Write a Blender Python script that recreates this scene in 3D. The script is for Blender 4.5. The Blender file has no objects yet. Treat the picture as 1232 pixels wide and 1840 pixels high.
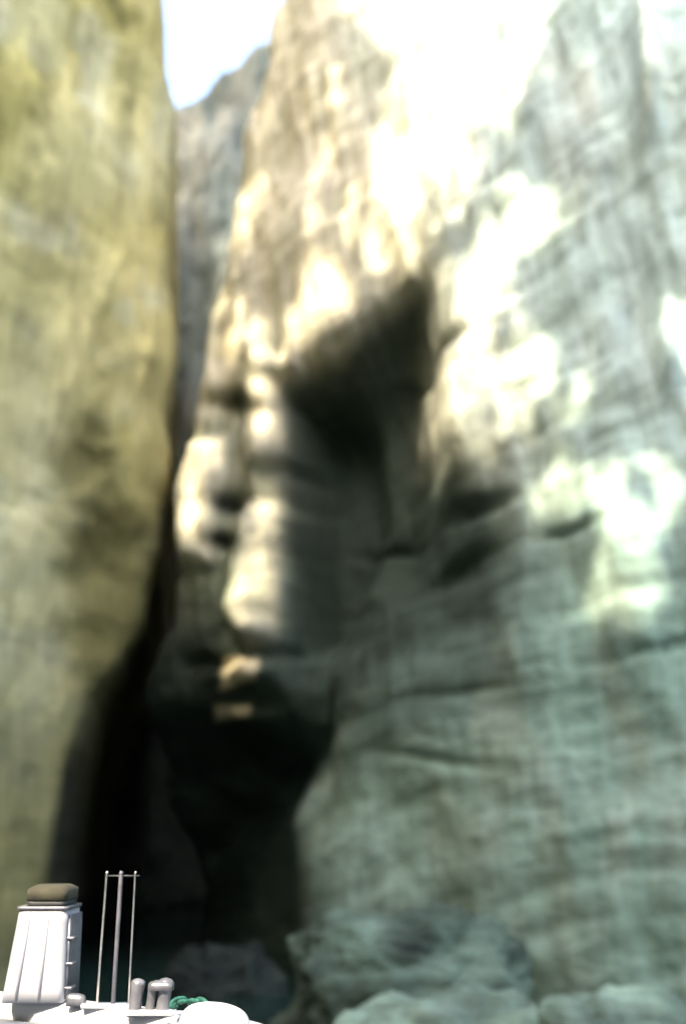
import bpy, bmesh, math, random
import numpy as np
from mathutils import Vector
random.seed(4); rng = np.random.default_rng(7)
S = bpy.context.scene
COL = S.collection

# ------------------------------------------------------------------ camera, sky, sun
CAMZ, PITCH, LENS = 1.9, math.radians(18), 35.0
cam = bpy.data.objects.new('camera', bpy.data.cameras.new('camera')); COL.objects.link(cam)
cam.location = (0, 0, CAMZ); cam.rotation_euler = (math.pi/2 + PITCH, 0, 0)
cam.data.sensor_fit = 'VERTICAL'; cam.data.sensor_height = 36; cam.data.lens = LENS
cam.data.clip_end = 500
cam.data.dof.use_dof = True; cam.data.dof.focus_distance = 3.3; cam.data.dof.aperture_fstop = 0.8
S.camera = cam
SUN = Vector((-0.25, -0.645, 0.72)).normalized()      # towards the sun
S.world = bpy.data.worlds.new('World'); S.world.use_nodes = True
wn = S.world.node_tree.nodes; wl = S.world.node_tree.links
sky = wn.new('ShaderNodeTexSky'); sky.sky_type = 'NISHITA'; sky.sun_disc = False
sky.sun_elevation = math.asin(SUN.z); sky.sun_rotation = math.atan2(SUN.x, SUN.y)
sky.dust_density = 4.0; sky.air_density = 0.9; sky.ozone_density = 0.3
wl.new(sky.outputs[0], wn['Background'].inputs[0]); wn['Background'].inputs[1].default_value = 0.15
sl = bpy.data.lights.new('sun', 'SUN'); sl.energy = 2.0; sl.angle = math.radians(0.6); sl.color = (1.0, 0.88, 0.68)
so = bpy.data.objects.new('sun', sl); COL.objects.link(so); so.rotation_euler = SUN.to_track_quat('Z', 'Y').to_euler()
S.view_settings.view_transform = 'Standard'; S.view_settings.look = 'None'
S.view_settings.exposure = 3.1; S.view_settings.gamma = 1.0

# ------------------------------------------------------------------ helpers
VT = 18.0 / LENS
cp, sp = math.cos(PITCH), math.sin(PITCH)
def at(px, py, Y):
    """point at depth Y seen at photo pixel (px,py) - used to lay out the place"""
    tx = (px - 616) / 1840 * 2 * VT; ty = (920 - py) / 1840 * 2 * VT
    k = Y / (cp - ty * sp)
    return (tx * k, Y, CAMZ + (sp + ty * cp) * k)
def proj(x, y, z):
    z = z - CAMZ
    d = y * cp + z * sp; u = -y * sp + z * cp
    d = np.where(np.abs(d) < 1e-3, 1e-3, d)
    return 616 + x / d * 1840 / (2 * VT), 920 - u / d * 1840 / (2 * VT)

def _h(i, j, k, s):
    n = (i * 374761393 + j * 668265263 + k * 2147483647 + s * 974711) & 0xffffffff
    n = ((n ^ (n >> 13)) * 1274126177) & 0xffffffff
    n = ((n ^ (n >> 16)) * 2246822519) & 0xffffffff
    return ((n ^ (n >> 15)) & 0xffff) / 65535.0
def vnoise(x, y, z, s=0):
    xi, yi, zi = (np.floor(a).astype(np.int64) for a in (x, y, z))
    fx, fy, fz = x - xi, y - yi, z - zi
    fx, fy, fz = (f * f * f * (f * (f * 6 - 15) + 10) for f in (fx, fy, fz))
    r = 0
    for a in (0, 1):
        for b in (0, 1):
            for c in (0, 1):
                r = r + _h(xi + a, yi + b, zi + c, s) * (fx if a else 1 - fx) * (fy if b else 1 - fy) * (fz if c else 1 - fz)
    return r * 2 - 1
def fbm(x, y, z, o=4, s=0, g=0.5):
    r = 0; a = 1.0; t = 0
    for k in range(o):
        r = r + a * vnoise(x * 2.03 ** k + 17.3 * k, y * 2.03 ** k + 5.1 * k, z * 2.03 ** k - 9.7 * k, s + k); t += a; a *= g
    return r / t
def sstep(a, b, x):
    t = np.clip((x - a) / (b - a), 0, 1); return t * t * (3 - 2 * t)
def polymask(px, py, poly, soft):
    """1 inside the polygon, 0 outside, soft edge"""
    d = np.full(px.shape, 1e9); ins = np.zeros(px.shape, bool)
    n = len(poly)
    for i in range(n):
        x0, y0 = poly[i]; x1, y1 = poly[(i + 1) % n]
        ex, ey = x1 - x0, y1 - y0
        t = np.clip(((px - x0) * ex + (py - y0) * ey) / (ex * ex + ey * ey + 1e-9), 0, 1)
        d = np.minimum(d, np.hypot(px - x0 - t * ex, py - y0 - t * ey))
        c = ((y0 > py) != (y1 > py)) & (px < (x1 - x0) * (py - y0) / ((y1 - y0) if y1 != y0 else 1e-9) + x0)
        ins ^= c
    sd = np.where(ins, d, -d)
    return sstep(-soft, soft, sd)
def blob(px, py, cx, cy, rx, ry, rot=0):
    c, s = math.cos(rot), math.sin(rot)
    a = ((px - cx) * c + (py - cy) * s) / rx; b = (-(px - cx) * s + (py - cy) * c) / ry
    return np.exp(-(a * a + b * b))

def link_mesh(name, me, mats=None, parent=None):
    o = bpy.data.objects.new(name, me); COL.objects.link(o)
    for m in (mats or []): me.materials.append(m)
    if parent: o.parent = parent
    return o
def grid_mesh(name, X, Y, Z, col, mat, keep=None, smooth=True):
    n, m = X.shape
    co = np.stack([X, Y, Z], -1).reshape(-1, 3)
    idx = np.arange(n * m).reshape(n, m)
    q = np.stack([idx[:-1, :-1], idx[1:, :-1], idx[1:, 1:], idx[:-1, 1:]], -1).reshape(-1, 4)
    if keep is not None: q = q[keep.reshape(-1)]
    me = bpy.data.meshes.new(name)
    me.vertices.add(len(co)); me.vertices.foreach_set('co', co.astype(np.float32).ravel())
    me.loops.add(q.size); me.loops.foreach_set('vertex_index', q.ravel().astype(np.int32))
    me.polygons.add(len(q)); me.polygons.foreach_set('loop_start', np.arange(0, q.size, 4, dtype=np.int32))
    me.polygons.foreach_set('loop_total', np.full(len(q), 4, np.int32))
    me.polygons.foreach_set('use_smooth', np.full(len(q), smooth))
    me.update(); me.validate()
    if col is not None:
        a = me.color_attributes.new('rock', 'FLOAT_COLOR', 'POINT')
        c = np.concatenate([col.reshape(-1, 3), np.ones((len(co), 1))], 1)
        a.data.foreach_set('color', c.astype(np.float32).ravel())
    return link_mesh(name, me, [mat])
def tag(o, label=None, cat=None, group=None, kind=None):
    if label: o['label'] = label
    if cat: o['category'] = cat
    if group: o['group'] = group
    if kind: o['kind'] = kind
    return o

# ------------------------------------------------------------------ materials
def rock_mat(name, sx, sz, streak, rough=0.85, bump=0.6):
    m = bpy.data.materials.new(name); m.use_nodes = True
    N, L = m.node_tree.nodes, m.node_tree.links
    bs = N['Principled BSDF']; bs.inputs['Roughness'].default_value = rough
    bs.inputs['Specular IOR Level'].default_value = 0.25
    at_ = N.new('ShaderNodeAttribute'); at_.attribute_name = 'rock'
    tc = N.new('ShaderNodeTexCoord')
    def noise(scale, loc, detail=6, rgh=0.6, rot=(0, 0, 0)):
        mp = N.new('ShaderNodeMapping'); mp.inputs['Scale'].default_value = scale
        mp.inputs['Location'].default_value = loc; mp.inputs['Rotation'].default_value = rot
        L.new(tc.outputs['Object'], mp.inputs[0])
        n = N.new('ShaderNodeTexNoise'); n.inputs['Scale'].default_value = 1; n.inputs['Detail'].default_value = detail
        n.inputs['Roughness'].default_value = rgh
        L.new(mp.outputs[0], n.inputs['Vector']); return n
    def mix(kind, fac, a, b):
        x = N.new('ShaderNodeMix'); x.data_type = 'RGBA'; x.blend_type = kind
        x.inputs[0].default_value = fac
        L.new(a, x.inputs[6]); L.new(b, x.inputs[7]); return x.outputs[2]
    def ramp(n, lo, hi, p0=0.3, p1=0.7):
        r = N.new('ShaderNodeValToRGB'); r.color_ramp.elements[0].position = p0; r.color_ramp.elements[1].position = p1
        r.color_ramp.elements[0].color = (*lo, 1); r.color_ramp.elements[1].color = (*hi, 1)
        L.new(n.outputs[0], r.inputs[0]); return r.outputs[0]
    a = noise((sx, sx, sz), (3, 1, 7), rot=(0, 0.1, 0))
    b = noise((sx * .35, sx * .35, sx * .28), (1, 9, 2), 8)
    c = noise((sx * 4, sx * 4, sz * 3), (0, 5, 1), 4)
    s = streak
    h = noise((sx * .30, sx * .30, sz * 4.5), (7, 2, 3), 7, .65, rot=(0, 0.22, 0))
    sep = N.new('ShaderNodeSeparateXYZ'); L.new(tc.outputs['Object'], sep.inputs[0])
    mr = N.new('ShaderNodeMapRange'); mr.inputs[1].default_value = 3.0; mr.inputs[2].default_value = 8.5; L.new(sep.outputs[2], mr.inputs[0])
    mz = N.new('ShaderNodeMix'); mz.data_type = 'RGBA'; L.new(mr.outputs[0], mz.inputs[0])
    L.new(ramp(h, (1 - s * .8, 1 - s * .75, 1 - s * .8), (1 + s * .5,) * 3, .35, .68), mz.inputs[6]); L.new(ramp(a, (1 - s, 1 - s, 1 - s * .95), (1 + s * .5,) * 3), mz.inputs[7])
    col = mix('MULTIPLY', 1.0, at_.outputs['Color'], mz.outputs[2])
    col = mix('MULTIPLY', 1.0, col, ramp(b, (1 - .30, 1 - .27, 1 - .34), (1.15, 1.15, 1.15)))
    col = mix('MULTIPLY', 1.0, col, ramp(c, (.84,) * 3, (1.12,) * 3))
    L.new(col, bs.inputs['Base Color'])
    ad = N.new('ShaderNodeMath'); ad.operation = 'ADD'; mf = N.new('ShaderNodeMix'); L.new(mr.outputs[0], mf.inputs[0]); L.new(h.outputs[0], mf.inputs[2]); L.new(a.outputs[0], mf.inputs[3]); L.new(mf.outputs[0], ad.inputs[0]); L.new(b.outputs[0], ad.inputs[1])
    bp = N.new('ShaderNodeBump'); bp.inputs['Strength'].default_value = bump; bp.inputs['Distance'].default_value = 0.25
    L.new(ad.outputs[0], bp.inputs['Height']); L.new(bp.outputs[0], bs.inputs['Normal'])
    return m
def flat_mat(name, col, rough=0.4, metal=0.0, var=0.06, scale=9, bump=0.0):
    m = bpy.data.materials.new(name); m.use_nodes = True
    N, L = m.node_tree.nodes, m.node_tree.links; bs = N['Principled BSDF']
    bs.inputs['Roughness'].default_value = rough; bs.inputs['Metallic'].default_value = metal
    if sum(col) < .03: bs.inputs['Specular IOR Level'].default_value = .05
    n = N.new('ShaderNodeTexNoise'); n.inputs['Scale'].default_value = scale; n.inputs['Detail'].default_value = 6
    tc = N.new('ShaderNodeTexCoord'); L.new(tc.outputs['Object'], n.inputs['Vector'])
    r = N.new('ShaderNodeValToRGB'); r.color_ramp.elements[0].position = .3; r.color_ramp.elements[1].position = .65
    r.color_ramp.elements[0].color = (*[c * (1 - var * 3) for c in col], 1); r.color_ramp.elements[1].color = (*[min(1, c * (1 + var)) for c in col], 1)
    L.new(n.outputs[0], r.inputs[0]); L.new(r.outputs[0], bs.inputs['Base Color'])
    if bump:
        b = N.new('ShaderNodeBump'); b.inputs['Strength'].default_value = bump; b.inputs['Distance'].default_value = .01
        L.new(n.outputs[0], b.inputs['Height']); L.new(b.outputs[0], bs.inputs['Normal'])
    return m
M_RIGHT = rock_mat('pale_streaked_limestone', 2.6, 0.42, 0.30, bump=.35)
M_LEFT = rock_mat('olive_mossy_rock', 2.2, 0.5, 0.30, bump=0.3)
M_BACK = rock_mat('grey_far_rock', 1.2, 0.3, 0.35)
M_BOULD = rock_mat('washed_boulder_rock', 3.0, 3.0, 0.25, bump=.3)

# ------------------------------------------------------------------ cliff surfaces
def interp_edge(pts, Y):
    w = [at(px, py, Y) for px, py in pts]
    w.sort(key=lambda p: p[2])
    zs = np.array([p[2] for p in w]); xs = np.array([p[0] for p in w])
    return lambda z: np.interp(z, zs, xs)
R_EDGE = interp_edge([(590, -350), (545, -150), (500, 30), (470, 170), (440, 280), (405, 400), (350, 600), (325, 780), (312, 900), (315, 1010), (295, 1110), (215, 1230), (165, 1390), (145, 1600), (120, 1900)], 15.9)
L_EDGE = interp_edge([(290, -400), (290, -100), (301, 0), (305, 80), (322, 175), (330, 300), (322, 500), (316, 650), (306, 860), (300, 1000), (280, 1130), (220, 1240), (175, 1400), (155, 1600), (135, 1750), (110, 1900)], 16.5)

ALC = [(520, 690), (600, 650), (690, 560), (750, 520), (770, 560), (755, 700), (745, 850), (800, 930), (840, 1020), (820, 1110), (700, 1160), (590, 1210), (540, 1350), (480, 1500), (470, 1950), (0, 1950), (120, 1500), (220, 1270), (330, 1190), (440, 1190), (520, 1170)]
def right_relief(x, z, px, py):
    """inward depth (metres) of the right wall"""
    w = 22 * fbm(x * .9, z * .9, x * 0, 3, 3)
    d = 0.7 * polymask(px + w, py + w, ALC, 140)
    d += 1.3 * polymask(px + w, py + w, [(500, 690), (600, 650), (690, 560), (750, 520), (765, 600), (745, 850), (700, 1000), (600, 1120), (505, 1160)], 60)
    d += 1.2 * polymask(px + w, py + w, [(0, 1950), (120, 1540), (220, 1370), (330, 1310), (440, 1310), (520, 1290), (540, 1400), (480, 1540), (470, 1950)], 110)
    d += 2.2 * polymask(px + w, py + w, [(0, 2000), (120, 1560), (220, 1400), (330, 1340), (450, 1340), (430, 1500), (410, 2000)], 100)
    d += .8 * polymask(px + .5 * w, py, [(510, 700), (600, 660), (620, 900), (580, 1150), (540, 1400), (505, 1400)], 30)
    for P_, k in [([(345, 792), (405, 785), (402, 850), (390, 905), (378, 1005), (325, 1012), (303, 900), (312, 850)], .45),
                  ([(440, 900), (506, 900), (508, 1080), (502, 1150), (440, 1160), (408, 1100), (428, 980)], .6), ([(442, 600), (512, 640), (508, 800), (446, 820)], .35)]:
        d -= k * polymask(px + .3 * w, py + .3 * w, P_, 22)
    d += 0.35 * fbm(x * .45 + z * .1, z * .28, x * 0, 4, 11)
    # vertical flutes, sharper where the rock is dry
    fl = 1 - np.abs(fbm(x * 2.1 + .25 * z, z * .22, x * 0 + 2, 4, 21)) * 2
    d -= 0.16 * fl * sstep(1.5, 7, z) * (1 - .55 * sstep(1.0, 3.2, x))
    # tilted beds
    q = z - x * .30 + .5 * fbm(x * .3, z * .3, x * 0, 2, 31)
    low = sstep(9, 4, z)
    d += (.03 + .005 * low) * (1 - 2 * np.abs(fbm(x * .35, q * 1.5, x * 0, 4, 35)) * 2)
    d += (.025 + .01 * low) * fbm(x * .9, q * 4.5, x * 0, 4, 41)
    d += 0.10 * fbm(x * 3.2, z * 1.1, x * 0, 5, 51)
    for (cx, cy, rx, ry, ro, k) in [(790, 1005, 90, 24, -.35, .7), (840, 895, 70, 16, -.25, .5), (420, 720, 40, 22, 0, .7), (415, 903, 45, 22, 0, .9),
                                    (405, 968, 40, 18, 0, .6), (640, 940, 60, 14, 0, .5), (820, 595, 60, 18, -.15, .6), (730, 620, 60, 12, -.15, .5), (370, 1185, 55, 12, 0, .5),
                                    (860, 1250, 110, 8, -.05, .15), (800, 1370, 90, 10, .15, .2), (1010, 940, 60, 10, -.2, .3), (1130, 1170, 120, 12, -.3, .1)]:
        d += .55 * k * blob(px + 2 * w, py + w, cx, cy, rx, ry, ro)
    for (cx, cy, rx, ry, k) in [(1180, 90, 28, 150, .5), (1215, 630, 25, 80, .45), (1130, 1000, 75, 160, .45), (432, 1202, 40, 26, .5), (420, 1280, 40, 16, .45),
                                (640, 1030, 45, 60, .35), (830, 700, 50, 150, .4)]:
        d -= k * blob(px, py, cx, cy, rx, ry)
    return d
def right_plane(x): return 13.6 - 0.78 * x + 0.02 * x * x
def build_right():
    s = np.concatenate([-np.linspace(1, 0, 30, endpoint=False), np.arange(0, 8.2, .036), np.linspace(8.3, 15, 50)])
    z = np.arange(-1.2, 21.5, .05)
    Sg, Zg = np.meshgrid(s, z, indexing='ij')
    e = R_EDGE(Zg) + .18 * fbm(Zg * .9, Zg * 0, Zg * 0, 4, 61)
    e0 = -2.75
    w = np.exp(-np.maximum(Sg, 0) / 3.2)
    X = e0 + np.maximum(Sg, 0) + (e - e0) * w
    back = np.maximum(-Sg, 0)
    px, py = proj(X, right_plane(X), Zg)
    d = right_relief(X, Zg, px, py)
    d = d + .5 * np.exp(-np.maximum(Sg, 0) / .12)                       # round off the corner
    Y = right_plane(X) + d * .75 + .03 * Zg + back * 14
    X = X + d * .30 + back * 1.2
    # rock colours: cream limestone, ochre stain, grey green low down, recess and cleft shade painted dark
    n1 = fbm(X * .8, Zg * .35, Y * .3, 4, 71); n2 = fbm(X * 1.6 + 4, Zg * .5, Y * .5, 4, 81)
    px, py = proj(X, Y, Zg)
    cream = np.array([.52, .47, .36]); ochre = np.array([.40, .34, .19]); grey = np.array([.39, .48, .455]); low_green = np.array([.205, .325, .285]); shade_col = np.array([.030, .046, .036])
    c = np.broadcast_to(cream, X.shape + (3,)).copy()
    def lay(c, colr, f): return c * (1 - f[..., None]) + colr * f[..., None]
    c = lay(c, ochre, sstep(1.0, -3.0, X) * sstep(-.3, .5, n1) * .8)
    c = lay(c, grey, sstep(0.6, 3.2, X + .12 * (Zg - 8) + n1))
    c = lay(c, low_green, sstep(7.5, 4.0, Zg + 1.4 * n1) * .85)  # greener towards the bottom
    c = lay(c, np.array([.30, .27, .20]), sstep(.05, .5, n2) * .3)
    n3 = fbm(X * 3.5, Zg * .5, Y * .3, 4, 91)
    c = lay(c, np.array([.60, .60, .50]), sstep(.05, .55, n3) * .35 * sstep(5, 9, Zg))
    c = lay(c, np.array([.13, .14, .09]), .75 * polymask(px + 30 * n3, py + 20 * n2, [(300, 690), (510, 670), (512, 1200), (250, 1200)], 30))  # shade between the lit columns painted dark
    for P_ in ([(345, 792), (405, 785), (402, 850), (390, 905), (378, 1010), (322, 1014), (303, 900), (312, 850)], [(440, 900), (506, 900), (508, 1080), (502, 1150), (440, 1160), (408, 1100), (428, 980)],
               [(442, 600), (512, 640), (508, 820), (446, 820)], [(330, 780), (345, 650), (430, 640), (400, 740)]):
        c = lay(c, cream, .8 * polymask(px + 14 * n3, py + 10 * n2, P_, 12))  # sunlit columns painted back to cream
    crk_shade = sum(k * blob(px + 25 * n2, py + 12 * n3, cx, cy, rx, ry, ro) for cx, cy, rx, ry, ro, k in [(420, 715, 30, 26, 0, 1), (418, 905, 34, 20, 0, 1.2), (408, 968, 34, 14, 0, 1.1), (350, 1085, 60, 8, 0, .5), (350, 1185, 80, 12, 0, 1), (330, 1290, 120, 26, 0, 1), (785, 1008, 85, 22, -.3, .9), (845, 890, 70, 14, -.2, .6)])
    c = lay(c, np.array([.012, .015, .010]), np.clip(crk_shade, 0, .95))  # shade of cracks and small hollows painted in
    LIT_MARKS = np.maximum(polymask(px, py, [(404, 1182), (466, 1182), (458, 1218), (395, 1240)], 6), polymask(px, py, [(388, 1268), (450, 1268), (446, 1284), (386, 1294)], 6))
    alc_shade = polymask(px + 50 * n1, py + 40 * n2, ALC, 95)
    alc_shade = np.maximum(alc_shade, .92 * polymask(px + 50 * n1, py + 40 * n2, [(640, 760), (860, 790), (980, 1000), (930, 1240), (720, 1330), (520, 1400), (520, 900)], 95))
    c = lay(c, shade_col, np.clip(alc_shade * 1.0, 0, 1) * .88)  # recess shadow painted into the rock colour
    c = lay(c, shade_col, .88 * polymask(px + np.where(px > 600, 40 * n1, 0), py + 15 * n3, [(510, 695), (600, 655), (700, 570), (758, 530), (765, 600), (752, 860), (860, 900), (880, 1110), (680, 1190), (570, 1400), (510, 1400)], 26))  # central shadow under the overhang, painted darker still
    c = lay(c, shade_col * .35, sstep(5.2, 3.0, Zg + n1 + .9 * (X + 1.6)) * sstep(.6, -1.7, X + .4 * n2))  # darkness of the cleft put into the colour
    c = lay(c, np.array([.03, .04, .032]), .8 * polymask(px + 30 * n1, py + 20 * n2, [(180, 1150), (520, 1160), (520, 1330), (480, 1950), (60, 1950)], 50) )  # second coat of painted gloom over the cleft
    c = lay(c, shade_col, .7 * polymask(px + 50 * n1, py + 40 * n2, [(460, 1560), (620, 1640), (780, 1700), (780, 1950), (400, 1950)], 70))  # dark hollow at the foot, painted with the same shade tone
    c = lay(c, np.array([.6, .5, .34]), LIT_MARKS)  # small sunlit marks painted as pale colour
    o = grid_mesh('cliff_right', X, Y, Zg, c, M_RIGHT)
    tag(o, kind='structure'); return X, Y, Zg
WALLS = [build_right()]

def build_left():
    s = np.concatenate([-np.linspace(1, 0, 30, endpoint=False), np.arange(0, 4.6, .036), np.linspace(4.7, 12, 60)])
    z = np.arange(-1.2, 21.0, .05)
    Sg, Zg = np.meshgrid(s, z, indexing='ij')
    e = L_EDGE(Zg) + .10 * fbm(Zg * 1.1, Zg * 0, Zg * 0, 4, 161)
    e0 = -2.75
    w = np.exp(-np.maximum(Sg, 0) / 2.4)
    X = e0 - np.maximum(Sg, 0) + (e - e0) * w
    back = np.maximum(-Sg, 0)
    d = .5 * fbm(X * .6, Zg * .4, X * 0, 4, 111) + .10 * fbm(X * 2.5, Zg * .9, X * 0, 4, 121)
    d -= .12 * (1 - 2 * np.abs(fbm(X * 1.6 - .2 * Zg, Zg * .2, X * 0, 3, 131)))
    px, py = proj(X, 20.6 + 1.5 * X, Zg)
    for (cx, cy, rx, ry, k) in [(110, 830, 60, 55, .8), (150, 1010, 60, 45, .7), (160, 1140, 60, 25, .5), (60, 430, 60, 60, .3), (185, 70, 50, 60, .3), (120, 930, 40, 60, .5), (230, 1130, 60, 60, .5)]:
        d += .4 * k * blob(px + 60 * fbm(X * 2, Zg * 2, X * 0, 3, 141), py, cx, cy, rx * 1.3, ry * 1.3)
    d = d + .4 * np.exp(-np.maximum(Sg, 0) / .10)
    Y = 20.6 + 1.5 * X + d * .7 + .02 * Zg + back * 13
    X = X - d * .3 - back * 2.0
    n1 = fbm(X * .9, Zg * .5, Y * .3, 4, 171); n2 = fbm(X * 1.8 + 4, Zg * .9, Y * .5, 4, 181)
    def lay(c, colr, f): return c * (1 - f[..., None]) + np.array(colr) * f[..., None]
    c = np.broadcast_to(np.array([.52, .46, .22]), X.shape + (3,)).copy()
    c = lay(c, (.40, .34, .10), sstep(-.3, .4, n1) * .8)
    c = lay(c, (.54, .52, .35), sstep(.0, .45, n2) * .8)
    c = lay(c, (.15, .135, .045), sstep(.28, .6, -n2 + .4 * n1) * .8)
    c = lay(c, (.20, .185, .08), sstep(6.5, 2.0, Zg + n1) * .8)
    px, py = proj(X, Y, Zg); px = px + 80 * n1; py = py + 100 * n2
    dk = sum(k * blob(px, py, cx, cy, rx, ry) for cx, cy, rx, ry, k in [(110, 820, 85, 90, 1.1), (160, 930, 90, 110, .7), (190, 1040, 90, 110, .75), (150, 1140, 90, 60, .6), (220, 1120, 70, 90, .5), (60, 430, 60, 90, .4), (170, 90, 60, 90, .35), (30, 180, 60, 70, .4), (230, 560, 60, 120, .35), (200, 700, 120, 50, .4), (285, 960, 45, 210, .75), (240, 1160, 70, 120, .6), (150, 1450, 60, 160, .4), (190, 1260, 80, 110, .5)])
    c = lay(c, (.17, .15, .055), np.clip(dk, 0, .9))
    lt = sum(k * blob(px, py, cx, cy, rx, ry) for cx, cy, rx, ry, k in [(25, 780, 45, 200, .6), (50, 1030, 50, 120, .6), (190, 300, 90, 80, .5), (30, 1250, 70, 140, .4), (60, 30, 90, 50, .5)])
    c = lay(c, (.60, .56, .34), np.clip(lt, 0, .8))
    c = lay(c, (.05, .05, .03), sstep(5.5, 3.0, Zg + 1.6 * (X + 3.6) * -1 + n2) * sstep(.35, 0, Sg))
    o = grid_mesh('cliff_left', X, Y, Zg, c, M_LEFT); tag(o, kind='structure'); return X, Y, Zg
WALLS.append(build_left())

def build_back():
    sky_pts = [(-300, 330), (150, 250), (322, 182), (335, 176), (350, 158), (362, 166), (375, 150), (388, 132), (405, 112), (430, 92), (455, 70), (480, 62), (500, 30), (560, -80), (700, -300), (900, -500)]
    w = [at(px, py, 27) for px, py in sky_pts]
    xs = np.array([p[0] for p in w]); zs = np.array([p[2] for p in w])
    x = np.arange(-14, 8, .10); v = np.concatenate([np.linspace(-.05, 1, 260), 1 + np.linspace(.01, .5, 20)])
    Xg, V = np.meshgrid(x, v, indexing='ij')
    top = np.interp(Xg, xs, zs) + .35 * fbm(Xg * 2.2, Xg * 0, Xg * 0, 4, 201)
    Z = np.minimum(V, 1) * top
    d = .8 * fbm(Xg * .5, Z * .3, Xg * 0, 5, 211) - .5 * (1 - 2 * np.abs(fbm(Xg * 1.1, Z * .12, Xg * 0, 4, 221)))
    Y = 27 + d + .03 * Z + np.maximum(V - 1, 0) * 30
    Z = Z - np.maximum(V - 1, 0) * 3
    n1 = fbm(Xg * .8, Z * .3, Xg * 0, 4, 231)
    def lay(c, colr, f): return c * (1 - f[..., None]) + np.array(colr) * f[..., None]
    c = np.broadcast_to(np.array([.115, .13, .115]), Xg.shape + (3,)).copy()
    c = lay(c, (.22, .20, .15), sstep(-.2, .4, n1) * .6)
    c = lay(c, (.04, .048, .04), sstep(13, 5, Z + 1.5 * n1))  # gloom low in the slot painted into the rock
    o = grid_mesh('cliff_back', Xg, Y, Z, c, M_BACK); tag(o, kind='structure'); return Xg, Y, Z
WALLS.append(build_back())

# ------------------------------------------------------------------ unseen blocker added behind the camera, pierced so sun falls in patches
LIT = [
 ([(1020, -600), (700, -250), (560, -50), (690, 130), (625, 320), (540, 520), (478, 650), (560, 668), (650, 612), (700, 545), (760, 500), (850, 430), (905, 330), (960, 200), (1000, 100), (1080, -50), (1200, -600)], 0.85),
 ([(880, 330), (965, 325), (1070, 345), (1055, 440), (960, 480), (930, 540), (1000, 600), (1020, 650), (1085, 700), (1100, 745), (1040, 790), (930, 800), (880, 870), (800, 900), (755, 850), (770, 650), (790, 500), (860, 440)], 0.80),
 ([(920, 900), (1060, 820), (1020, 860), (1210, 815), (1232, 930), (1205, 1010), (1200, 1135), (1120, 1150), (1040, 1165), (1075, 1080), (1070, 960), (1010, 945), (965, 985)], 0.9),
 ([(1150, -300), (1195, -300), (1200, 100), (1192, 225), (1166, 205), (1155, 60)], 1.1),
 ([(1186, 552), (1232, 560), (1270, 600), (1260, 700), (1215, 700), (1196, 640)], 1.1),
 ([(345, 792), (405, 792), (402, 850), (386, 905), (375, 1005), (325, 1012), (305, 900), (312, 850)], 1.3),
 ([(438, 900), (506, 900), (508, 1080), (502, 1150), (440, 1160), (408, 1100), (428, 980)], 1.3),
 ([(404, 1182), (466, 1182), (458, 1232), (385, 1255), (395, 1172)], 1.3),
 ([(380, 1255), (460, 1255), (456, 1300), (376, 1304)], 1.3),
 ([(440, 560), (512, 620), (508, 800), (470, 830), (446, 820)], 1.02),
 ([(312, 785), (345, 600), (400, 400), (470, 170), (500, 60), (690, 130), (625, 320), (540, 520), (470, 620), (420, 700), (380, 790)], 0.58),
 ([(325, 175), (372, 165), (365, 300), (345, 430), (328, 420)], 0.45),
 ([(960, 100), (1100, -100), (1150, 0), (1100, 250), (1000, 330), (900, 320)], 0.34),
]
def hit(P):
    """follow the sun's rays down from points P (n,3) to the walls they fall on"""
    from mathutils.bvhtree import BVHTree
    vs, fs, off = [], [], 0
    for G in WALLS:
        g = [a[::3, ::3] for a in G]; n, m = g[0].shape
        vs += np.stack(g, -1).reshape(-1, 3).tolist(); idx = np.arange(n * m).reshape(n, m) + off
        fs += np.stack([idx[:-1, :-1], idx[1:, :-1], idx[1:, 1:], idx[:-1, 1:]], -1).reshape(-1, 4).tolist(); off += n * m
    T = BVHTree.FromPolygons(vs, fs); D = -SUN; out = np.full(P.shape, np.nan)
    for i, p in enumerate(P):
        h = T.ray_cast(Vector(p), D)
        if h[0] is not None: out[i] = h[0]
    return out
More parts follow.
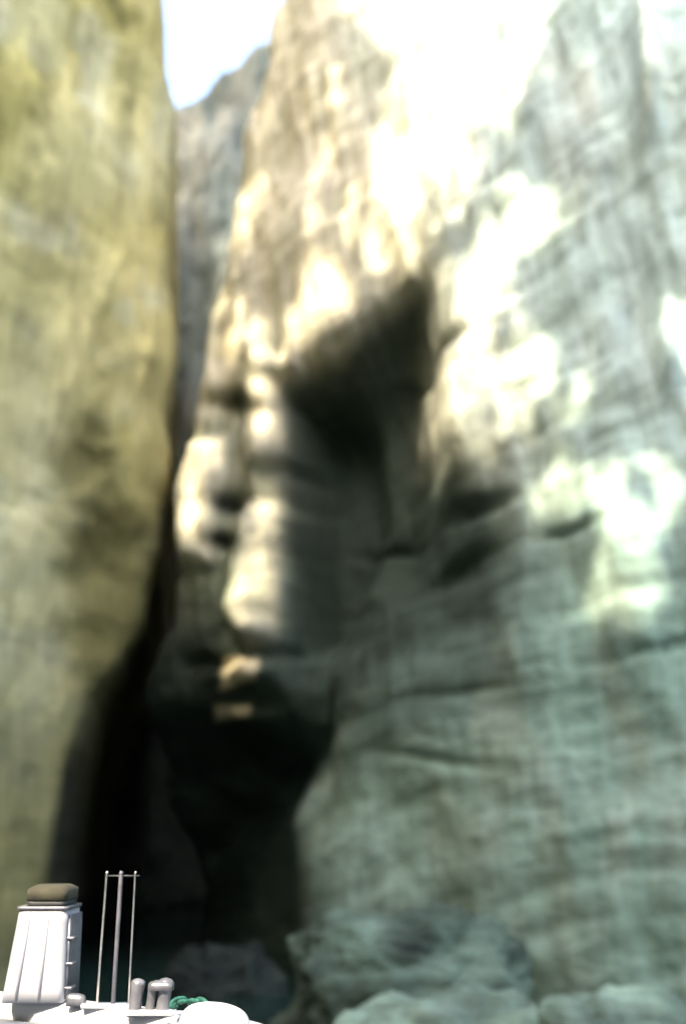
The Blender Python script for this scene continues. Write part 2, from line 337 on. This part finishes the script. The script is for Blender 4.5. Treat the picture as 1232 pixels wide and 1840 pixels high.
def build_light_blocker():
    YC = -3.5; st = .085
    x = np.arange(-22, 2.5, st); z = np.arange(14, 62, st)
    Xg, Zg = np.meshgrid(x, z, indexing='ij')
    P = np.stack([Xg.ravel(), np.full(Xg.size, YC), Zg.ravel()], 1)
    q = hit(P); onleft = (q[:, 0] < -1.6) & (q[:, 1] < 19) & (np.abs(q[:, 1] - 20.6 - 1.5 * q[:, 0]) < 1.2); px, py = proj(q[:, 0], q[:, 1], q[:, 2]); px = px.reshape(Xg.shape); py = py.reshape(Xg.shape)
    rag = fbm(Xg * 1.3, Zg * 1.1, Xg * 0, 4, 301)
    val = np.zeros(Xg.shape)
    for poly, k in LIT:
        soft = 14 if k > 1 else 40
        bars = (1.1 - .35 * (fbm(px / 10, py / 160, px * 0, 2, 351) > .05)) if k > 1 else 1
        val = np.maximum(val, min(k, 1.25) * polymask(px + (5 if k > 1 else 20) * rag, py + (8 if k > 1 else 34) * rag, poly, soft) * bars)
    # streaky random holes in the blocker: a share of the light equal to val gets through
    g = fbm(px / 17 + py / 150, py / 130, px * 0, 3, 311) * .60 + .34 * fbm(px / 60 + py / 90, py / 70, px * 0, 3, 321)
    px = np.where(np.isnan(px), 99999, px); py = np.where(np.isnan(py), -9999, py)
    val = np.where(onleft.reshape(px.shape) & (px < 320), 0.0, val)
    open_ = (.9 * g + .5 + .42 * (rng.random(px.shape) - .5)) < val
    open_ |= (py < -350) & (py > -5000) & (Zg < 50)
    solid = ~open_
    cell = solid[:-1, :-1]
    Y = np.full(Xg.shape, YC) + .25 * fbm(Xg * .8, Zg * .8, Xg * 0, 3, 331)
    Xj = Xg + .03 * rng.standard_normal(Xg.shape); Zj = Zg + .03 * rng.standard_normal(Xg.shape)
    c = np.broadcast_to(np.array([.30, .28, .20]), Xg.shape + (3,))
    o = grid_mesh('light_blocker', Xj, Y, Zj, c, M_LEFT, keep=cell)  # out of view, added only to shape the sunlight
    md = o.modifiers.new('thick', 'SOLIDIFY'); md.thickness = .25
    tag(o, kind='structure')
    # added lower part, with an opening cut to let sun onto the boat
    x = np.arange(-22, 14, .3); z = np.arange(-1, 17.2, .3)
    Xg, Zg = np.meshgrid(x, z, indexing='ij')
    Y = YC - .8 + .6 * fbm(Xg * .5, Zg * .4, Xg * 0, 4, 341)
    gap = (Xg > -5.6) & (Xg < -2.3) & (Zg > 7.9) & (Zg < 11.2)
    o = grid_mesh('light_blocker_base', Xg, Y, Zg, np.broadcast_to(np.array([.30, .28, .20]), Xg.shape + (3,)), M_LEFT, keep=~gap[:-1, :-1]); tag(o, kind='structure')
build_light_blocker()

# ------------------------------------------------------------------ water
def build_water():
    me = bpy.data.meshes.new('water'); bm = bmesh.new()
    vs = [bm.verts.new(p) for p in ((-60, -40, 0), (60, -40, 0), (60, 80, 0), (-60, 80, 0))]; bm.faces.new(vs); bm.to_mesh(me); bm.free()
    m = bpy.data.materials.new('dark_green_water'); m.use_nodes = True; N, L = m.node_tree.nodes, m.node_tree.links
    b = N['Principled BSDF']; b.inputs['Base Color'].default_value = (.012, .03, .026, 1); b.inputs['Roughness'].default_value = .12; b.inputs['IOR'].default_value = 1.33
    tc = N.new('ShaderNodeTexCoord'); n = N.new('ShaderNodeTexNoise'); n.inputs['Scale'].default_value = 1.8; n.inputs['Detail'].default_value = 5
    L.new(tc.outputs['Object'], n.inputs['Vector']); bp = N.new('ShaderNodeBump'); bp.inputs['Strength'].default_value = .5; bp.inputs['Distance'].default_value = .15
    L.new(n.outputs[0], bp.inputs['Height']); L.new(bp.outputs[0], b.inputs['Normal'])
    tag(link_mesh('water', me, [m]), kind='structure')
build_water()

# ------------------------------------------------------------------ boulders at the wall's foot
def boulder(px, py_top, Y, w, h, dpt, seed, label, col, rot=0):
    x, y, zt = at(px, py_top, Y)
    bm = bmesh.new(); bmesh.ops.create_icosphere(bm, subdivisions=6, radius=1)
    co = np.array([v.co[:] for v in bm.verts])
    f = 1 + .40 * fbm(co[:, 0] * 1.5 + seed, co[:, 1] * 1.5, co[:, 2] * 1.5, 4, seed) + .13 * fbm(co[:, 0] * 4, co[:, 1] * 4 + seed, co[:, 2] * 7, 4, seed + 5)
    p = co * f[:, None]; p = np.sign(p) * np.abs(p) ** .9
    p = p * np.array([w, dpt, h]); c, s = math.cos(rot), math.sin(rot)
    p[:, 0], p[:, 2] = p[:, 0] * c - p[:, 2] * s, p[:, 0] * s + p[:, 2] * c
    p[:, 2] += -p[:, 2].max()
    for v, q in zip(bm.verts, p): v.co = q
    for fc in bm.faces: fc.smooth = True
    me = bpy.data.meshes.new('boulder'); bm.to_mesh(me); bm.free()
    n = fbm(p[:, 0] * 2, p[:, 1] * 2, p[:, 2] * 3, 4, seed + 9)
    cc = np.array(col)[None] * np.clip(1 + 1.1 * n[:, None], .2, 2)
    a = me.color_attributes.new('rock', 'FLOAT_COLOR', 'POINT'); a.data.foreach_set('color', np.concatenate([cc, np.ones((len(cc), 1))], 1).astype(np.float32).ravel())
    o = link_mesh('boulder', me, [M_BOULD]); o.location = (x, y, zt)
    tag(o, label, 'boulder', 'boulders along the foot of the pale wall'); return o
boulder(820, 1762, 9.0, 1.0, .75, .8, 3, 'pale washed boulder low at the foot of the wall, right of the dark cleft', (.165, .225, .185), .12)
boulder(730, 1625, 11.0, 1.15, .95, .8, 8, 'broad grey green rounded boulder set back above the pale washed one', (.095, .135, .11), .10)
boulder(1130, 1768, 8.6, 1.2, .8, .8, 14, 'wide pale boulder at the lower right corner of the wall foot', (.16, .22, .18), -.10)
boulder(560, 1770, 11.5, .7, .9, .6, 22, 'small dark boulder between the cleft and the pale boulders', (.05, .065, .05), -.2)
boulder(420, 1690, 14.0, .75, 1.0, .7, 31, 'dark boulder almost lost in the shade of the cleft', (.018, .026, .024), .2)

# ------------------------------------------------------------------ the boat and what stands on it
M_WHITE = flat_mat('white_gelcoat', (.50, .51, .54), .35, var=.02, scale=3)
M_BOX = flat_mat('white_painted_box', (.27, .275, .31), .5, var=.06, scale=5)
M_STEEL = flat_mat('brushed_steel', (.55, .52, .48), .30, 1.0, var=.08, scale=60)
M_GREYM = flat_mat('grey_cast_metal', (.13, .13, .15), .4, .35, var=.12, scale=30)
M_TAN = flat_mat('khaki_canvas', (.035, .032, .018), .9, var=.15, scale=20, bump=.4)
M_DARK = flat_mat('dark_rubber', (.03, .032, .035), .6, var=.1)
M_ROPE = flat_mat('teal_rope', (.008, .09, .065), .85, var=.2, scale=80, bump=.8)
M_GLASS = flat_mat('smoked_panel', (.0012, .0014, .0013), .7, var=.1)
M_DECK = flat_mat('grey_white_deck', (.62, .63, .64), .7, var=.05, scale=25, bump=.2)

def empty(name, loc, label, cat, group=None):
    o = bpy.data.objects.new(name, None); COL.objects.link(o); o.location = loc; o.empty_display_size = .2
    return tag(o, label, cat, group)
def bm_obj(name, bm, mat, parent=None, origin=(0, 0, 0), bevel=0, smooth=True, subsurf=0):
    for v in bm.verts: v.co -= Vector(origin)
    bmesh.ops.recalc_face_normals(bm, faces=bm.faces)
    for f in bm.faces: f.smooth = smooth
    me = bpy.data.meshes.new(name); bm.to_mesh(me); bm.free()
    o = link_mesh(name, me, [mat], parent)
    if bevel:
        b = o.modifiers.new('bevel', 'BEVEL'); b.width = bevel; b.segments = 3; b.limit_method = 'ANGLE'
    if subsurf:
        b = o.modifiers.new('sub', 'SUBSURF'); b.levels = subsurf; b.render_levels = subsurf
    return o
def loft(rings, cap=True):
    bm = bmesh.new(); rr = [[bm.verts.new(p) for p in r] for r in rings]
    n = len(rings[0])
    for a, b in zip(rr, rr[1:]):
        for i in range(n): bm.faces.new((a[i], a[(i + 1) % n], b[(i + 1) % n], b[i]))
    if cap: bm.faces.new(rr[0][::-1]); bm.faces.new(rr[-1])
    return bm
def tube_bm(path, r, n=14, radii=None):
    pts = [Vector(p) for p in path]; rings = []
    for i, p in enumerate(pts):
        t = (pts[min(i + 1, len(pts) - 1)] - pts[max(i - 1, 0)]).normalized()
        u = t.cross(Vector((0.13, .99, .05))); u = u.normalized() if u.length > .05 else t.cross(Vector((1, 0, 0))).normalized()
        v = t.cross(u); rad = radii[i] if radii else r
        rings.append([p + (u * math.cos(a) + v * math.sin(a)) * rad for a in [2 * math.pi * k / n for k in range(n)]])
    return loft(rings)
def rbox_ring(cx, cy, z, hx, hy, r=.03, n=5, ang=0):
    out = []
    for qx, qy, a0 in ((1, 1, 0), (-1, 1, 90), (-1, -1, 180), (1, -1, 270)):
        for k in range(n + 1):
            a = math.radians(a0 + 90 * k / n)
            X, Y = qx * (hx - r) + r * math.cos(a), qy * (hy - r) + r * math.sin(a)
            out.append((cx + X * math.cos(ang) - Y * math.sin(ang), cy + X * math.sin(ang) + Y * math.cos(ang), z))
    return out

GZ = 1.345                                            # height of the gunwale's top
def on_g(px, py):                                     # where the line of sight meets the gunwale height
    a = at(px, py, 1.0); k = (GZ - CAMZ) / (a[2] - CAMZ); return Vector((a[0] * k, k, GZ))
P0, P1 = on_g(0, 1790), on_g(330, 1826)
dirn = (P1 - P0).normalized(); GANG = math.atan2(dirn.y, dirn.x)
def boat():
    root = empty('boat', (-.8, 0, 0), 'white boat seen only by its bow rail at the bottom left edge', 'boat')
    o = root.location
    far = P0 - dirn * 3.2; far.y -= .55
    edge = [far, P0 - dirn * 1.4, P0, (P0 + P1) / 2, P1]
    tip = [P1 + dirn * .14 + Vector((0, -.03, 0)), P1 + dirn * .24 + Vector((0, -.12, 0)), P1 + dirn * .28 + Vector((0.02, -.26, 0))]
    side = [Vector((.1, 2.6, GZ)), Vector((.6, 1.6, GZ)), Vector((.95, .5, GZ)), Vector((1.05, -1.5, GZ))]
    left = [Vector((-4.4, -1.5, GZ)), Vector((-4.5, .5, GZ)), Vector((-4.3, 2.2, GZ))]
    plan = edge + tip + side + left
    c = sum(plan, Vector()) / len(plan)
    def ring(sc, z, dz=0): return [(c.x + (p.x - c.x) * sc, c.y + (p.y - c.y) * sc, z) for p in plan]
    hull = loft([ring(.66, -.25), ring(.80, .25), ring(.92, .8), ring(.985, 1.22), ring(.985, 1.27)])
    bm_obj('hull', hull, M_WHITE, root, o)
    deck = loft([ring(.96, 1.272), ring(.96, 1.285)]); bm_obj('deck', deck, M_DECK, root, o)
    # gunwale: a rounded coaming following the plan
    pts = plan + [plan[0]]; fine = []
    for i in range(len(plan)):
        p0, p1, p2, p3 = plan[i - 1], plan[i], plan[(i + 1) % len(plan)], plan[(i + 2) % len(plan)]
        for k in range(8):
            t = k / 8; fine.append(.5 * ((2 * p1) + (p2 - p0) * t + (2 * p0 - 5 * p1 + 4 * p2 - p3) * t * t + (3 * p1 - p0 - 3 * p2 + p3) * t ** 3))
    bm = bmesh.new(); rings = []
    prof = [(-.07, -.09), (-.085, -.04), (-.06, -.008), (-.02, 0), (.02, 0), (.06, -.008), (.085, -.04), (.07, -.09)]
    n = len(fine)
    for i, p in enumerate(fine):
        t = (fine[(i + 1) % n] - fine[i - 1]).normalized(); u = Vector((t.y, -t.x, 0))
        rings.append([bm.verts.new(p + u * (a - .06) + Vector((0, 0, b))) for a, b in prof])
    for i in range(n):
        a, b = rings[i], rings[(i + 1) % n]
        for k in range(len(prof)): bm.faces.new((a[k], a[(k + 1) % len(prof)], b[(k + 1) % len(prof)], b[k]))
    bm_obj('gunwale', bm, M_WHITE, root, o)
    # a dark rub strip under it
    fr = [p + Vector((0, 0, -.12)) for p in fine]
    bm_obj('rub_strip', tube_bm(fr + [fr[0]], .018, 8), M_DARK, root, o)
boat()

def top_at(px, py, Y): return Vector(at(px, py, Y))
def put(px):                                          # foot point on the gunwale below photo column px
    t = px / 330; p = P0.lerp(P1, t); return p
# tall white locker, tapering upwards a little, leaning as the photo shows
def locker():
    b0, b1 = put(24), put(122)
    c = (b0 + b1) / 2; c.y += .03
    Yc = c.y
    tl, tr = at(48, 1632, Yc), at(134, 1630, Yc)
    zt = (tl[2] + tr[2]) / 2; h = zt - GZ
    hx0 = (b1.x - b0.x) / 2; hx1 = (tr[0] - tl[0]) / 2; cx1 = (tl[0] + tr[0]) / 2
    root = empty('locker', (c.x, c.y, GZ), 'tall white box with a khaki cap standing on the bow rail', 'locker')
    o = root.location
    rings = [rbox_ring(c.x + (cx1 - c.x) * t, c.y, GZ + h * t, hx0 + (hx1 - hx0) * t, .10, .022) for t in np.linspace(0, 1, 8)]
    bm_obj('body', loft(rings), M_BOX, root, o)
    # two shallow pressed ribs down the front
    for px in (.25, .62):
        path = [(c.x + (cx1 - c.x) * t + (px * 2 - 1) * (hx0 + (hx1 - hx0) * t), c.y - .100, GZ + h * t) for t in (.03, .97)]
        bm_obj('rib', tube_bm(path, .006, 8), M_BOX, root, o)
    bm_obj('rim', loft([rbox_ring(cx1, c.y, zt, hx1 + .006, .106, .02), rbox_ring(cx1, c.y, zt + .010, hx1 + .006, .106, .02)]), M_GREYM, root, o)
    bm_obj('dark_band', loft([rbox_ring(cx1 + .006, c.y, zt + .010, hx1 - .018, .09, .02), rbox_ring(cx1 + .006, c.y, zt + .030, hx1 - .018, .09, .02)]), M_DARK, root, o)
    bm_obj('cap', loft([rbox_ring(cx1 + .006, c.y, zt + .030, hx1 - .012, .095, .03), rbox_ring(cx1 + .006, c.y, zt + .068, hx1 - .014, .095, .03), rbox_ring(cx1 + .006, c.y, zt + .080, hx1 - .035, .07, .03)]), M_TAN, root, o)
    for k, py in enumerate((1682, 1727, 1770)):
        z = at(130, py, Yc)[2]; t = (z - GZ) / h
        x0 = c.x + (cx1 - c.x) * t + hx0 + (hx1 - hx0) * t
        bm_obj('side_hook', loft([rbox_ring(x0 + .010, c.y - .05, z - .004, .016, .03, .006), rbox_ring(x0 + .010, c.y - .05, z + .004, .016, .03, .006)]), M_GREYM, root, o)
    bm_obj('side_panel', loft([rbox_ring(c.x + (cx1 - c.x) * t + hx0 + (hx1 - hx0) * t + .003, c.y + .01, GZ + .01 + (h - .03) * t, .006, .085, .004) for t in (0, .5, 1)]), M_GREYM, root, o)
locker()

def repeated_pole():  # one pole's repeated image modelled as three uprights
    c = put(205) + Vector((0, .04, 0)); Yc = c.y
    root = empty('tripled_pole', (c.x, c.y, GZ), 'thin steel pole repeated as three uprights rising from the bow rail', 'repeated_pole')
    o = root.location
    for (xb, xt, r, m) in ((174, 192, .0042, M_STEEL), (203, 218, .0075, M_GREYM), (231, 243, .0035, M_STEEL)):
        b = at(xb, 1812, Yc); t = at(xt, 1569, Yc)
        bm_obj('upright', tube_bm([(b[0], Yc, GZ - .02), (b[0] * .5 + t[0] * .5, Yc, (GZ + t[2]) / 2), (t[0], Yc, t[2]), (t[0] + .003, Yc, t[2] + .006)], r, 12), m, root, o)
    a, b = at(190, 1574, Yc), at(250, 1574, Yc)
    bm_obj('crossbar', tube_bm([(a[0], Yc + .006, a[2]), (b[0], Yc + .006, b[2])], .003, 8), M_DARK, root, o)
    bm_obj('foot_plate', loft([rbox_ring(c.x, Yc, GZ - .004, .10, .03, .01), rbox_ring(c.x, Yc, GZ + .008, .10, .03, .01)]), M_WHITE, root, o)
repeated_pole()

def bitts():
    specs = [(248, 1759, .016, 'short grey rounded mooring post beside the slim uprights, left of the pair'),
             (279, 1758, .015, 'short grey rounded mooring post with a flat head, nearest the green rope')]
    c = put(276); Yc = c.y
    root = empty('mooring_bitt', (c.x, Yc, GZ), 'low grey mooring bitt of rounded posts with a bridging head, beside the green rope', 'bitt')
    o = root.location
    def post(pxb, pxt, pyt, r):
        b, t = at(pxb, 1818, Yc), at(pxt, pyt, Yc)
        z0, z1 = GZ - .01, t[2]
        path = [(b[0], Yc, z0), (b[0], Yc, z0 + .02)] + [(b[0] + (t[0] - b[0]) * k, Yc, z0 + .02 + (z1 - z0 - .02) * k) for k in (.3, .6, .8, .9, .96, 1)]
        rad = [r * 1.35, r, r * .95, r, r * 1.15, r * 1.1, r * .8, r * .25]
        bm_obj('post', tube_bm(path, r, 18, rad), M_GREYM, root, o)
    post(242, 250, 1758, .021); post(269, 277, 1763, .015); post(292, 300, 1757, .022)
    l, r_ = at(270, 1769, Yc), at(312, 1769, Yc)
    bm_obj('head', loft([rbox_ring((l[0] + r_[0]) / 2, Yc - .002, l[2] - .016, (r_[0] - l[0]) / 2, .03, .014), rbox_ring((l[0] + r_[0]) / 2, Yc - .002, l[2] + .004, (r_[0] - l[0]) / 2, .03, .014),
                         rbox_ring((l[0] + r_[0]) / 2, Yc - .002, l[2] + .012, (r_[0] - l[0]) / 2 - .014, .02, .01)]), M_GREYM, root, o)
    bm_obj('base', loft([rbox_ring(c.x, Yc, GZ - .004, .085, .04, .015), rbox_ring(c.x, Yc, GZ + .010, .08, .037, .015)]), M_WHITE, root, o)
bitts()

# small grey block beside the locker
def cleat():
    c = put(148) + Vector((0, -.01, 0)); Yc = c.y
    bm = loft([rbox_ring(c.x, Yc, GZ - .002, .035, .02, .015), rbox_ring(c.x, Yc, GZ + .018, .032, .02, .015), rbox_ring(c.x - .004, Yc, GZ + .03, .03, .018, .013), rbox_ring(c.x - .008, Yc, GZ + .036, .015, .01, .008)])
    o = bm_obj('deck_fitting', bm, M_GREYM, None, c); o.location = c
    tag(o, 'small rounded grey block on the bow rail between the white box and the uprights', 'fitting')
cleat()

# green rope lying in loops between the bitt and the fender
def rope():
    c = put(340); pts = []
    for k in range(90):
        t = k / 89; px = 306 + 66 * t
        p = at(px + 7 * math.sin(t * 29), 1812 - 9 * abs(math.sin(t * 6)) - 7 * math.sin(t * 3.1) - 4 * math.cos(t * 29), c.y)
        pts.append((p[0], c.y + .03 * math.cos(t * 23), max(p[2], GZ + .005)))
    o = bm_obj('rope', tube_bm(pts, .0065, 8), M_ROPE, None, c); o.location = c
    tag(o, 'teal green rope lying in loops between the grey bitt and the white fender', 'rope')
rope()

# white fender, a fat round-ended cylinder lying on the bow
def fender():
    Yc = 3.42
    l, r_ = Vector(at(322, 1822, Yc)), Vector(at(447, 1836, Yc)); top = at(385, 1801, Yc)
    R = .085; cz = top[2] - R
    root = empty('fender', ((l.x + r_.x) / 2, Yc, cz), 'fat white round ended fender lying at the tip of the bow', 'fender')
    o = root.location
    hx = (r_.x - l.x) / 2; cx = (l.x + r_.x) / 2; path = []; rad = []
    for k in range(25):
        a = -math.pi / 2 + math.pi * k / 24
        s = math.sin(a); path.append((cx + hx * (abs(s) ** .9) * (1 if s > 0 else -1), Yc, cz - .012 * s)); rad.append(max(.004, R * math.cos(a) ** .55))
    bm_obj('body', tube_bm(path, R, 28, rad), M_WHITE, root, o)
    bm_obj('eyelet', tube_bm([(cx - hx - .03 + .012 * math.cos(a), Yc + .0, cz + .012 + .012 * math.sin(a)) for a in np.linspace(0, 2 * math.pi, 17)], .004, 8), M_DARK, root, o)
fender()
